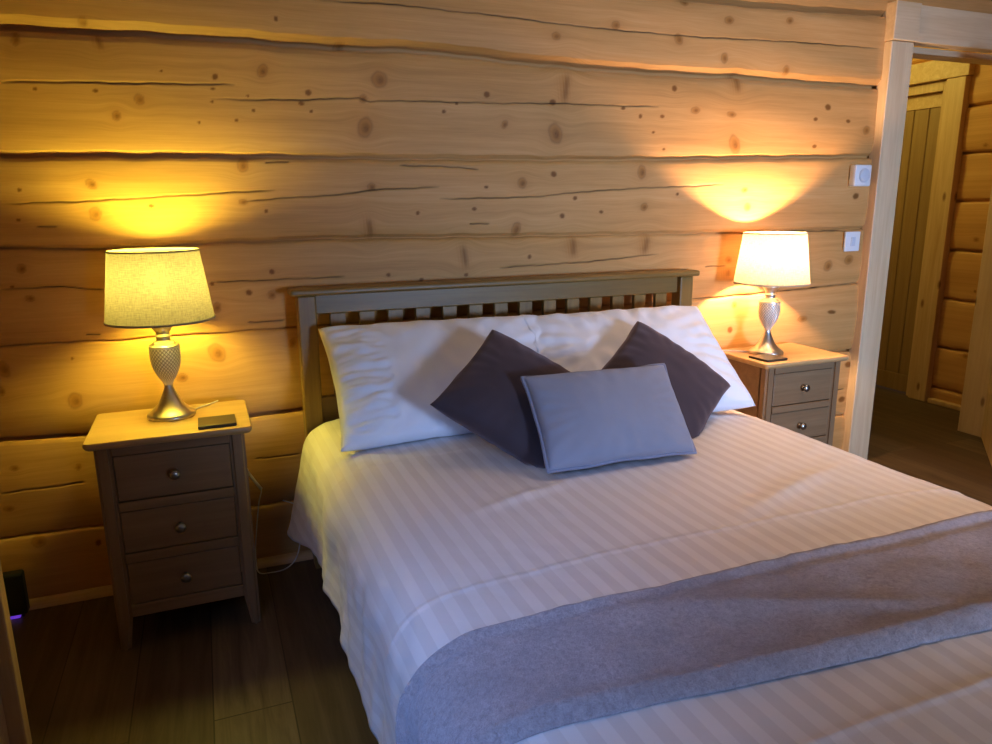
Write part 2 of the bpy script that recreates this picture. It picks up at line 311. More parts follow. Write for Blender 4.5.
def log_wall(name, x0, x1, zlo, zhi, dx=.008, knots=(), cracks=(), place=None, seams=SEAMS, seed=0, rows=1.):
    """one wall of stacked logs: rows follow the joints, chamfered lips, dark gaps, knots and splits"""
    nx = max(2, int((x1 - x0) / dx)); X = np.linspace(x0, x1, nx)
    curves = [np.full(nx, -.05)] + [np.interp(X, *zip(*s[0])) for s in seams] + [np.full(nx, 2.5)]
    wob = lambda k: .0012 * np.sin(X * 23 + k * 2.1) + .001 * np.sin(X * 41 + k)
    Z = []; Y = []; L = []
    off = [0, .004, 0, .003, 0, .006, -.004, .0, .0]
    for k in range(len(curves) - 1):
        a = curves[k] + (wob(k) if k else 0); b = curves[k + 1] + wob(k + 1)
        lip = seams[k - 1][1:3] if k > 0 else (.01, 0); gap = seams[k][3:5] if k < len(seams) else (.006, .02)
        H = np.mean(b - a); hc = lip[0] / H; hg = gap[0] / H
        n = max(6, int(H / .0034 * rows))
        fr = [0, hc * .04, hc * .5, hc * .95, hc, hc * 1.06] + list(np.linspace(hc * 1.4, 1 - hg * 1.9, n)) + [1 - hg * 1.45, 1 - hg * 1.1, 1 - hg, 1 - hg * .93, 1 - 1e-4]
        for f in fr:
            z = a + (b - a) * f
            lipvar = .75 + .5 * np.sin(X * 2.3 + k * 1.7) * .5
            if f < hc: d = lip[1] * (1 - f / hc) * lipvar
            elif f >= 1 - hg: d = gap[1] + 0 * X
            else: d = 0 * X
            if f >= 1 - hg * .93: d = gap[1] + 0 * X
            elif f >= 1 - hg: d = .008 + 0 * X
            elif f >= 1 - hg * 1.45: d = .003 + 0 * X
            t = (f - .5) * 2
            d = d + off[min(k, 8)] + .010 * abs(t) ** 5 + .003 * np.sin(X * 1.3 + k * 2.4 + f * 3) * (1 - t * t) + .0015 * np.sin(X * 5.1 + f * 9 + k)
            Z.append(z); Y.append(d); L.append(np.full(nx, k + seed))
    Z = np.array(Z); Y = np.array(Y) + .006; L = np.array(L); XX = np.tile(X, (len(Z), 1)); nr = len(Z)
    knot = np.zeros_like(Z); stain = np.zeros_like(Z); crack = np.zeros_like(Z); gz = Z.copy()
    rs = np.random.RandomState(3 + seed)
    for (kx, kz, a, b, ty) in knots:
        q0 = max(0, int(np.searchsorted(X, kx - .16))); q1 = int(np.searchsorted(X, kx + .16)); W_ = slice(q0, q1)
        ddx = XX[:, W_] - kx; ddz = Z[:, W_] - kz
        tilt = rs.uniform(-.3, .3); a = max(a, .004); b = max(b, .004)
        u = (ddx + tilt * ddz) / a; w = (ddz - tilt * .5 * ddx) / b; an = np.arctan2(w, u)
        r = np.sqrt(u * u + w * w) * (1 + .06 * np.sin(an * 2 + kx * 40) + .03 * np.sin(an * 5 + kz * 70))
        gz[:, W_] -= ddz * np.exp(-((ddx / (2.3 * a + .008)) ** 2 + (ddz / (1.9 * b + .006)) ** 2)) * .8
        kn = knot[:, W_]; sn = stain[:, W_]
        if ty == 2:
            strk = np.exp(-(u * u) * 1.1 - np.abs(w / 1.1) ** 3) * (.62 + .38 * np.sin(ddx * 520 + ddz * 60 + kx * 9))
            sn[:] = np.maximum(sn, .85 * strk); kn[:] = np.maximum(kn, .6 * np.exp(-((u - .25) / .4) ** 2 - (np.abs(w) / .85) ** 4))
        else:
            core = 1 / (1 + np.exp(np.minimum((r - .95) * 11, 50))); ring = np.exp(-((r - 1.0) / .17) ** 2)
            heart = np.exp(-((np.hypot(u - .15, w + .1)) / .55) ** 2)
            amp = .72 + .28 * rs.rand()
            if ty == 0: kn[:] = np.maximum(kn, .85 * core)
            else: kn[:] = np.maximum(kn, np.maximum(amp * heart * (.85 + .15 * np.cos(r * 14)), .42 * ring))
            sn[:] = np.maximum(sn, .85 * core)
            if ty == 1: sn[:] = np.maximum(sn, .30 * np.exp(-(u / 2.2) ** 2 - (w / 1.7) ** 2))
    for c in cracks:
        cx = [p[0] for p in c]; cz = [p[1] for p in c]
        zz = np.interp(X, cx, cz) + .0008 * np.sin(X * 37) + .0005 * np.sin(X * 91)
        span = max(cx[-1] - cx[0], 1e-3) if cx[-1] > cx[0] else max(cx[0] - cx[-1], 1e-3)
        t = np.clip((X - min(cx)) / span, 0, 1); env = ((X >= min(cx)) & (X <= max(cx))) * np.minimum(1, 14 * np.minimum(t, 1 - t) + .2) * (.85 + .15 * np.sin(X * 14 + cz[0] * 50))
        g = np.exp(-((Z - zz) / .0021) ** 2) * np.clip(env, 0, 1)
        crack = np.maximum(crack, g); Y = Y + .004 * g
    V = np.stack([XX, Y, Z], -1).reshape(-1, 3)
    idx = np.arange(nr * nx).reshape(nr, nx)
    zc = Z[:, :].mean(1)
    ok = np.array([(zc[i] >= zlo - 1e-6) and (zc[i + 1] <= zhi + 1e-6) for i in range(nr - 1)])
    F = np.stack([idx[:-1, :-1], idx[:-1, 1:], idx[1:, 1:], idx[1:, :-1]], -1)[ok].reshape(-1, 4)
    return V, F, dict(knot=knot.ravel(), stain=stain.ravel(), crack=crack.ravel(), gz=gz.ravel(), log=L.ravel())

def mesh_np(name, parts, mat, xform=None):
    Vs, Fs, A = [], [], {}; n = 0
    for V, F, at in parts:
        Vs.append(V); Fs.append(F + n); n += len(V)
        for k, a in at.items(): A.setdefault(k, []).append(a)
    V = np.concatenate(Vs); F = np.concatenate(Fs)
    if xform is not None: V = xform(V)
    me = bpy.data.meshes.new(name)
    me.vertices.add(len(V)); me.vertices.foreach_set('co', V.astype(np.float32).ravel())
    me.loops.add(len(F) * 4); me.loops.foreach_set('vertex_index', F.astype(np.int32).ravel())
    me.polygons.add(len(F)); me.polygons.foreach_set('loop_start', np.arange(0, len(F) * 4, 4, dtype=np.int32))
    me.update(calc_edges=True); me.validate()
    me.polygons.foreach_set('use_smooth', np.ones(len(me.polygons), bool))
    for k, a in A.items(): fattr(me, k, np.concatenate(a))
    me.materials.append(mat)
    o = bpy.data.objects.new(name, me); COL.objects.link(o); return o

# ================================================================== THE ROOM
XA, YB = -.55, -6.2          # far left of the room, wall behind the viewer
fl = MB().box((-.62, YB - .1, -.08), (5.05, 2.6, 0)); struct(fl.build('floor', M['floor']))
ce = MB().box((-.62, YB - .1, 2.42), (5.05, 2.6, 2.5)); struct(ce.build('ceiling', M['plaster']))
w = mesh_np('wall_back', [log_wall('a', -.6, 3.33, -.05, 2.45, .0048, KNOTS, CRACKS), log_wall('b', 3.33, 4.27, 2.03, 2.45, .02), log_wall('c', 4.27, 5.0, -.05, 2.45, .03, rows=.4)], M['pine']); struct(w)
HK = [(.42,.33,.012,.014,1),(.30,.62,.01,.012,1),(.45,1.02,.014,.012,1),(.36,1.3,.012,.014,1),(.47,1.55,.01,.01,1),(.33,1.75,.012,.012,1),(.3,.95,.006,.006,0),(.42,.72,.007,.008,0)]
HS = [([(0,z),(3,z+.005)], .010, .011, .012, .03) for z in (.10,.36,.66,.955,1.245,1.52,1.78,2.08,2.30)]
rw = mesh_np('wall_hall', [log_wall('h', .05, .735, -.05, 2.45, .010, HK, [], seed=11, seams=HS, rows=.7), log_wall('h', .735, 1.62, 1.95, 2.45, .02, seed=11, seams=HS, rows=.5), log_wall('h', 1.62, 2.5, -.05, 2.45, .02, seed=11, seams=HS, rows=.5)], M['pine'],
     lambda V: np.stack([4.66 + V[:, 1], V[:, 0], V[:, 2]], -1)); struct(rw)
struct(MB().box((3.1, 2.5, 0), (5.05, 2.58, 2.42)).build('wall_hall_end', M['pine_x']))
struct(MB().box((3.2, .12, 0), (3.28, 2.5, 2.42)).build('wall_hall_left', M['pine_x']))
# bedroom side walls and the wall with the window behind the viewer
struct(MB().box((4.9, YB, 0), (4.98, .0, 2.42)).build('wall_right', M['pine_x']))
lw = MB()
lw.box((-.62, -.80, 0), (-.54, .03, 2.42)); struct(lw.build('wall_left_recess', M['pine_x']))
lw = MB(); lw.box((-.13, -1.75, 0), (-.055, -.74, 2.42)); lw.box((-.62, -.80, 0), (-.13, -.74, 2.42))
lw.box((-.13, -3.3, 0), (-.055, -1.75, .95)); lw.box((-.13, -3.3, 2.0), (-.055, -1.75, 2.42)); lw.box((-.13, YB, 0), (-.055, -3.3, 2.42))
struct(lw.build('wall_left', M['pine_x']))
fw_ = MB(); fw_.box((-.62, YB - .08, 0), (1.98, YB, 2.42)); fw_.box((2.82, YB - .08, 0), (5.05, YB, 2.42)); fw_.box((1.98, YB - .08, 0), (2.82, YB, .60)); fw_.box((1.98, YB - .08, 1.50), (2.82, YB, 2.42))
struct(fw_.build('wall_front', M['pine_x']))
def window(name, a, b, axis):
    m = MB(); t = .05
    if axis == 'y':
        y = a[1]
        m.box((a[0], y - .06, a[2]), (b[0], y + .01, a[2] + t), .006).box((a[0], y - .06, b[2] - t), (b[0], y + .01, b[2]), .006)
        m.box((a[0], y - .06, a[2] + t), (a[0] + t, y + .01, b[2] - t), .006).box((b[0] - t, y - .06, a[2] + t), (b[0], y + .01, b[2] - t), .006)
    else:
        x = a[0]
        m.box((x - .06, a[1], a[2]), (x + .01, b[1], a[2] + t), .006).box((x - .06, a[1], b[2] - t), (x + .01, b[1], b[2]), .006)
        m.box((x - .06, a[1], a[2] + t), (x + .01, a[1] + t, b[2] - t), .006).box((x - .06, b[1] - t, a[2] + t), (x + .01, b[1], b[2] - t), .006)
    struct(m.build(name, M['pine_z']))
window('window_1', (1.98, YB, .60), (2.82, YB, 1.50), 'y')
window('added_window_2', (-.055, -3.3, .95), (-.055, -1.75, 2.0), 'x')  # unseen window, added to house the blue fill on the bed's left edge

# quarter-round skirting strip along the log wall
q = MB()
def quarter(m, p0, p1, r=.026):
    n = 6; p0 = Vector(p0); p1 = Vector(p1); d = (p1 - p0).normalized(); inn = Vector((d.y, -d.x, 0))
    sec = [(0, 0)] + [(r * math.cos(PI / 2 * k / n), r * math.sin(PI / 2 * k / n)) for k in range(n + 1)]
    vs = [p + inn * a + Vector((0, 0, b)) for p in (p0, p1) for a, b in sec]; k = len(sec)
    m.add(vs, [(i, (i + 1) % k, k + (i + 1) % k, k + i) for i in range(k)] + [tuple(range(k))[::-1], tuple(range(k, 2 * k))])
quarter(q, (-.54, .004, 0), (3.3, .004, 0)); struct(q.build('baseboard_back', M['pine_x'], autosmooth=40))
q = MB(); quarter(q, (4.655, .745, 0), (4.655, -.0, 0), -.03)
q = MB().box((4.625, .10, 0), (4.668, .595, .03), .006); struct(q.build('baseboard_hall', M['pine_x']))

# doorway: upright board, lintel, right jamb
struct(MB().box((3.281, -.032, 0), (3.412, .03, 1.912), .004).build('trim_1', M['trim_z']))
l = MB(); l.box((3.275, -.042, 1.914), (3.422, .03, 2.068), .004); struct(l.build('trim_2', M['trim_x']))
l = MB(); l.box((3.4225, -.034, 1.914), (4.42, .03, 2.064), .004); l.box((3.412, .03, 1.885), (4.25, .12, 1.912), .003); struct(l.build('trim_3', M['trim_x']))
struct(MB().box((4.25, -.022, 0), (4.30, .118, 1.912), .004).build('trim_4', M['trim_z']))
struct(MB().box((3.36, .03, 0), (3.412, .12, 1.912), .003).build('trim_5', M['trim_z']))
# upright board end of the partition at far left
struct(MB().box((-.142, -.742, 0), (-.022, -.700, 2.42), .004).build('trim_6', M['pine_z']))

# hall door: frame boards, boarded door with top rail, set back
struct(MB().box((4.625, .612, 0), (4.68, .733, 1.942), .004).build('trim_7', M['pine_z']))
struct(MB().box((4.622, .597, 1.944), (4.68, 1.85, 2.062), .004).build('trim_8', M['pine_x']))
struct(MB().box((4.66, .735, 0), (4.735, .775, 1.942), .002).box((4.66, .775, 1.885), (4.735, 1.60, 1.942), .002).build('trim_9', M['pine_z']))
d1 = bpy.data.objects.new('door_1', None); COL.objects.link(d1); d1.location = (4.715, 1.19, 0); struct(d1)
def local(o): return -Vector(o.location)
m = MB(); off = d1.location
k = 0; y = .777
while y < 1.59:
    y2 = min(y + .105, 1.598); m.box((4.64 - off[0] + .065, y - off[1] + .0012, .12), (4.64 - off[0] + .085, y2 - off[1] - .0012, 1.80), .004, 1); y = y2
bd = m.build('boards', M['pine_dark'], d1)
MB().box((4.64 - off[0] + .06, .777 - off[1], 1.80), (4.64 - off[0] + .09, 1.598 - off[1], 1.884), .003).build('top_rail', M['pine_x'], d1)
MB().box((4.64 - off[0] + .06, .777 - off[1], .006), (4.64 - off[0] + .09, 1.598 - off[1], .12), .003).build('bottom_rail', M['pine_dark'], d1)

# bedroom door standing ajar at the right jamb
d2 = bpy.data.objects.new('door_2', None); COL.objects.link(d2); d2.location = (4.268, -.045, .006); struct(d2)
d2.rotation_euler = (0, 0, math.atan2(-.64, -.77))
m = MB()
for i in range(7): m.box((.005 + i * .108, -.035, .0), (.005 + (i + 1) * .108 - .002, 0, 1.85), .003, 1)
m.build('boards', M['pine_z'], d2)
h = MB(); h.lathe([(.024, 0), (.024, .006), (.01, .008), (.01, .045)], 20, mat=Matrix.Translation((.70, 0, .95)) @ Matrix.Rotation(-PI / 2, 4, 'X')); h.box((.58, .036, .94), (.71, .05, .96), .005)
h.build('handle', M['nickel'], d2)

# ================================================================== BED
bed = empty('double_bed', (1.49, -.1, 0), 'oak double bed with slatted headboard against the log wall', 'bed')
BO = Vector(bed.location)
def bb(m, a, b, bev=.004, seg=2): return m.box(Vector(a) - BO, Vector(b) - BO, bev, seg)
PX0, PX1 = .727, 2.262
for x in (PX0, PX1 - .06): bb(MB(), (x, -.105, 0), (x + .06, -.045, .958), .005).build('post', M['bed_z'], bed)
bb(MB(), (PX0 - .022, -.124, .959), (PX1 + .018, -.030, .981), .008, 3).build('top_cap', M['bed_x'], bed)
bb(MB(), (PX0 + .06, -.083, .894), (PX1 - .06, -.055, .958), .003).build('top_rail', M['bed_x'], bed)
bb(MB(), (PX0 + .06, -.083, .50), (PX1 - .06, -.055, .612), .003).build('lower_rail', M['bed_x'], bed)
g, s_ = .0455, None
n_s = 14; tot = PX1 - PX0 - .12; s_ = (tot - 15 * g) / 14
for i in range(n_s):
    x = PX0 + .06 + g + i * (g + s_)
    bb(MB(), (x, -.080, .612), (x + s_, -.060, .894), .002, 1).build('slat', M['bed_z'], bed)
for x in (PX0 + .03, PX1 - .055): bb(MB(), (x, -2.03, .24), (x + .025, -.105, .36), .003).build('side_rail', M['bed_z'], bed)
bb(MB(), (PX0 + .03, -2.055, .22), (PX1 - .03, -2.03, .38), .003).build('foot_rail', M['bed_x'], bed)
for x in (PX0 + .06, PX1 - .12): bb(MB(), (x, -2.03, 0), (x + .06, -1.97, .24), .004).build('leg', M['bed_z'], bed)
bb(MB(), (.83, -1.96, .30), (2.15, -.13, .49), .05, 4).build('mattress', M['mattress'], bed)

# ------------------------------------------------------------------ duvet
def nz(x, y, z, s): return noise.noise(Vector((x * s, y * s, z * s)))
def section(y):
    """cross-section of the covered bed at depth y: left hem, shoulder, crown, shoulder, right hem"""
    t = min(1, max(0, (-y - .14) / .35)); e = t * t * (3 - 2 * t)
    hx = .625 + (.690 - .625) * e; hz = .165 + (.215 - .165) * e + .02 * math.sin(-y * 3.1)
    drop = 0
    if y < -1.90: q_ = (-y - 1.90) / .25; drop = .012 * q_ + .30 * max(0, q_ - .35) ** 2
    L = [(hx, hz), (hx + (.712 - hx) * .45, hz + (.455 - hz) * .42), (.703, .435), (.722, .484), (.760, .520), (.83, .541), (1.0, .551), (1.25, .556), (1.49, .558)]
    R = [(1.75, .556), (1.98, .551), (2.10, .540), (2.175, .519), (2.222, .482), (2.245, .43), (2.262, .33), (2.275, .22)]
    return [(x, z - drop * (1 if z > .5 else max(0, (z - hz) / (.5 - hz)) if x < 1 else max(0, (z - .2) / .3))) for x, z in L + R]
NS, NY = 230, 420
ys = list(np.linspace(-.125, -2.14, NY))
def duvet_point(k, y, sec=None): pass
GRID = np.zeros((NY, NS, 3)); ACR = np.zeros((NY, NS))
for j, y in enumerate(ys):
    pts = spline([(a, b) for a, b in section(y)], NS * 4)
    P = np.array(pts); dl = np.sqrt((np.diff(P, axis=0) ** 2).sum(1)); s = np.concatenate([[0], np.cumsum(dl)])
    # measure arc from the crown so that the stripes run straight down the bed
    c0 = np.interp(1.49, P[:, 0], s) if np.all(np.diff(P[:, 0]) > -1e-3) else s[len(s) // 2]
    u = np.linspace(0, s[-1], NS)
    GRID[j, :, 0] = np.interp(u, s, P[:, 0]); GRID[j, :, 1] = y; GRID[j, :, 2] = np.interp(u, s, P[:, 1]); ACR[j] = u - c0
def normals(G):
    dy = np.gradient(G, axis=0); dx = np.gradient(G, axis=1); n = np.cross(dy, dx); n /= np.linalg.norm(n, axis=2)[..., None] + 1e-12
    if n[G.shape[0] // 2, G.shape[1] // 2, 2] < 0: n = -n
    return n
BASE = GRID.copy(); NB = normals(BASE)
D = np.zeros((NY, NS))
for j in range(NY):
    y = ys[j]
    for i in range(NS):
        x, _, z = BASE[j, i]; a = ACR[j, i]
        side = min(1, max(0, (.50 - z) / .12))
        d = .0040 * nz(x, y, 0, 3.2) + .0025 * nz(x + 5, y * .6, z, 8) + .0016 * nz(x * 2.2, y, z, 17)
        d += side * (.015 * nz(0, y, z * .35, 6.5) + .009 * nz(3, y, z * .5, 16))
        # iron-pressed fold lines across and along the bed
        for yc, h in ((-1.338, .0022), (-1.895, .0022), (-.62, .0012)): d += h * math.exp(-((y - yc - .003 * math.sin(x * 7)) / .0055) ** 2) * (1 - side)
        d += .0020 * math.exp(-((x - 1.452 - .004 * math.sin(y * 11)) / .006) ** 2) * (1 if y < -.9 else 0)
        # slack folds near the pillows
        d += .008 * math.exp(-((y + .55 + .55 * (x - .86)) / .025) ** 2) * math.exp(-((x - .84) / .07) ** 2)
        d += .007 * math.exp(-((y + .98 - .25 * (x - 1.2)) / .022) ** 2) * math.exp(-((x - 1.12) / .12) ** 2)
        d += .007 * math.exp(-((y + 1.16 - .35 * (x - 1.9)) / .03) ** 2) * math.exp(-((x - 1.75) / .18) ** 2)
        D[j, i] = d
SURF = BASE + NB * D[..., None]
def bed_z(x, y):
    """height of the cover surface"""
    j = min(NY - 1, max(0, int(round((y - ys[0]) / (ys[-1] - ys[0]) * (NY - 1))))); row = SURF[j]
    i = int(np.argmin(np.where(row[:, 2] > .46, np.abs(row[:, 0] - x), 9))); return float(row[i, 2])

def sheet(name, G, thick, mat, across=None):
    """closed quilt-like sheet: outer surface, inner surface and rounded rim"""
    nj, ni = G.shape[:2]; n = normals(G)
    rim = np.minimum(np.minimum(np.arange(nj)[:, None], nj - 1 - np.arange(nj)[:, None]), np.minimum(np.arange(ni)[None], ni - 1 - np.arange(ni)[None]))
    th = thick * np.sqrt(np.clip(rim / 3., .05, 1))
    inner = G - n * th[..., None]
    V = np.concatenate([G.reshape(-1, 3), inner.reshape(-1, 3)]); idx = np.arange(nj * ni).reshape(nj, ni)
    F = [np.stack([idx[:-1, :-1], idx[:-1, 1:], idx[1:, 1:], idx[1:, :-1]], -1).reshape(-1, 4)]
    o2 = nj * ni; F.append(F[0][:, ::-1] + o2)
    per = np.concatenate([idx[0, :], idx[1:, -1], idx[-1, -2::-1], idx[-2:0:-1, 0]]); pn = np.roll(per, -1)
    F.append(np.stack([per, per + o2, pn + o2, pn], -1))
    A = {}
    if across is not None: A['across'] = np.concatenate([across.ravel()] * 2)
    o = mesh_np(name, [(V, np.concatenate(F), A)], mat)
    bm = bmesh.new(); bm.from_mesh(o.data); bmesh.ops.recalc_face_normals(bm, faces=bm.faces); bm.to_mesh(o.data); bm.free()
    return o
duvet = sheet('duvet', SURF, .018, M['stripe'], ACR)
tag(duvet, 'white satin-striped duvet cover spread over the double bed', 'duvet')

# ------------------------------------------------------------------ folded fleece runner across the foot end
ya, yb = -1.488, -1.815
def resample(y):
    f = (y - ys[0]) / (ys[-1] - ys[0]) * (NY - 1); j = min(NY - 2, int(f)); t = f - j
    return SURF[j] * (1 - t) + SURF[j + 1] * t, NB[j] * (1 - t) + NB[j + 1] * t
i0, i1 = 10, NS - 14
NV = 90; G2 = np.zeros((NV, i1 - i0, 3))
for q_ in range(NV):
    t = q_ / (NV - 1)
    # roll at both long edges
    edge = min(t, 1 - t) * (NV - 1); lift = .0155 * (1 - math.exp(-edge / 3.2)) + .0015
    for i in range(i0, i1): pass
    y = ya + (yb - ya) * t
    P, n = resample(y); P = P[i0:i1].copy(); n = n[i0:i1]
    x = P[:, 0]
    P[:, 1] += .010 * np.sin(x * 3.1 + .4) - .012 * (x - 1.5) + t * .085 * np.clip(1.70 - x, 0, 1)
    wv = np.array([.005 * nz(a[0], a[1] * 1.3, a[2], 5) + .003 * nz(a[0] * 1.5 + 4, a[1], a[2], 13) for a in P])
    # soft diagonal slack folds
    wv += .006 * np.exp(-((y + 1.66 + .42 * (x - 1.35)) / .03) ** 2) * np.exp(-((x - 1.35) / .3) ** 2)
    wv = wv + .005 * math.exp(-((t - .90) / .05) ** 2) + .005 * math.exp(-((t - .07) / .04) ** 2) - .003 * math.exp(-((t - .16) / .04) ** 2)
    P += n * (lift + wv * min(1, edge / 5) + .001)[:, None] if isinstance(wv, np.ndarray) else 0
    G2[q_] = P
blanket = sheet('blanket', G2, .009, M['fleece'])
tag(blanket, 'lavender-grey fleece throw folded into a runner across the foot of the bed', 'blanket')

# ------------------------------------------------------------------ pillows and cushions
def cushion(W, H, T, pinch=.07, sharp=.42, n=56, seed=0, wr=.006, ruffle=0.):
    """stuffed square of cloth: returns verts, faces, rim loop"""
    us = np.linspace(-1, 1, n); V = []; idx = {}
    def pt(i, j, sgn):
        u, v = us[i], us[j]
        x = W / 2 * u * (1 - pinch * (1 - v * v) * abs(u) ** 2); y = H / 2 * v * (1 - pinch * (1 - u * u) * abs(v) ** 2)
        p = (max(0, 1 - u * u)) ** sharp * (max(0, 1 - v * v)) ** sharp
        r = max(abs(u), abs(v)); z = T / 2 * p
        w_ = wr * (nz(x, y, seed + sgn, 7) + .6 * nz(x * 1.6, y, seed + sgn * 3, 15)) * min(1, (1 - r) * 6)
        # tension folds running in from the corners
        ca = math.atan2(abs(v), abs(u)); w_ += wr * .8 * math.sin(ca * 22 + seed) * max(0, r - .45) * min(1, (1 - r) * 8)
        if ruffle and u < -.55: w_ += ruffle * nz(x * .7, y * 2.2, seed + 9, 22) * min(1, (1 - r) * 10)
        e = .004 * nz(x, y, seed, 11) if r > .98 else 0
        return (x + e, y + e, sgn * (z + w_))
    for sgn in (1, -1):
        for i in range(n):
            for j in range(n):
                if sgn == -1 and (i in (0, n - 1) or j in (0, n - 1)): idx[(i, j, -1)] = idx[(i, j, 1)]; continue
                idx[(i, j, sgn)] = len(V); V.append(pt(i, j, sgn))
    F = []
    for sgn in (1, -1):
        for i in range(n - 1):
            for j in range(n - 1):
                f = (idx[(i, j, sgn)], idx[(i + 1, j, sgn)], idx[(i + 1, j + 1, sgn)], idx[(i, j + 1, sgn)])
                F.append(f if sgn == 1 else f[::-1])
    rim = [idx[(i, 0, 1)] for i in range(n)] + [idx[(n - 1, j, 1)] for j in range(1, n)] + [idx[(i, n - 1, 1)] for i in range(n - 2, -1, -1)] + [idx[(0, j, 1)] for j in range(n - 2, 0, -1)]
    return V, F, rim

def frame(origin, xdir, ydir):
    x = Vector(xdir).normalized(); z = x.cross(Vector(ydir)).normalized(); y = z.cross(x)
    return Matrix(((x.x, y.x, z.x, origin[0]), (x.y, y.y, z.y, origin[1]), (x.z, y.z, z.z, origin[2]), (0, 0, 0, 1)))

from mathutils.bvhtree import BVHTree
SOLID = []
def push_out(p):
    for t in SOLID:
        co, n, i, d = t.find_nearest(p)
        if co is not None and (p - co).dot(n) < .002 and d < .15: p = co + n * .0025
    return p
def place_cushion(name, mat, mtx, W, H, T, spin=0., piping=None, back=None, bend=None, **kw):
    V, F, rim = cushion(W, H, T, **kw)
    R = mtx @ Matrix.Rotation(spin, 4, 'Z'); P = [R @ Vector(p) for p in V]
    if bend: P = [bend(p) for p in P]
    out = []
    for p in P:
        zb = bed_z(p.x, p.y) + .003
        if p.z < zb: p = Vector((p.x, p.y, zb + .0008 * (p.z - zb)))
        if back is not None and p.y > back: p = Vector((p.x, back - .02 * (p.y - back), p.z))
        p = push_out(p)
        if p.z < bed_z(p.x, p.y) + .002: p.z = bed_z(p.x, p.y) + .002
        out.append(p)
    SOLID.append(BVHTree.FromPolygons([tuple(p) for p in out], F))
    c = sum(out, Vector()) / len(out); c.z = min(p.z for p in out)
    m = MB().add([p - c for p in out], F, True); o = m.build(name, mat); o.location = c
    if piping:
        loop = [out[i] - c for i in rim]
        t = MB().tube(loop, .0052, 8, closed=True); t.build('piping', piping, o)
    return o

# sleeping pillows leaning on the headboard
pl = place_cushion('pillow', M['pillow'], frame((1.160, -.345, .705), (1, -.0, -.012), (.01, .31, .28)), .77, .45, .17, pinch=.045, sharp=.34, n=84, seed=2, wr=.009, ruffle=.012, back=-.128)
tag(pl, 'white pillow against the left half of the headboard, behind the left dark cushion', 'pillow', 'bed pillows')
pr_ = place_cushion('pillow', M['pillow'], frame((1.795, -.40, .708), (1, -.12, .022), (.13, .40, .29)), .73, .49, .17, pinch=.05, sharp=.34, n=84, seed=5, wr=.013, ruffle=0., back=-.128)
tag(pr_, 'white pillow against the right half of the headboard, next to the brighter lamp', 'pillow', 'bed pillows')
# dark square cushions standing on a corner
dl = place_cushion('cushion', M['dark'], frame((1.255, -.668, .704), (1, .02, -.04), (.0, .36, .29)), .372, .372, .15, spin=PI / 4, pinch=.05, sharp=.40, n=60, seed=8, wr=.004)
tag(dl, 'dark plum-grey cushion on its corner, the left of the two dark ones', 'cushion', 'dark square cushions')
dr = place_cushion('cushion', M['dark'], frame((1.768, -.625, .680), (1, -.05, -.10), (.05, .30, .27)), .372, .372, .15, spin=PI / 4, pinch=.05, sharp=.40, n=60, seed=11, wr=.004)
tag(dr, 'dark plum-grey cushion on its corner, the right of the two, nearer the bright lamp', 'cushion', 'dark square cushions')
pc = place_cushion('cushion', M['pale'], frame((1.447, -.850, .680), (1, -.02, -.012), (.0, .17, .20)), .445, .272, .12, pinch=.03, sharp=.38, n=64, seed=14, wr=.004, piping=M['piping'])
tag(pc, 'small oblong blue-grey cushion with corded edge in front of the dark cushions', 'cushion')

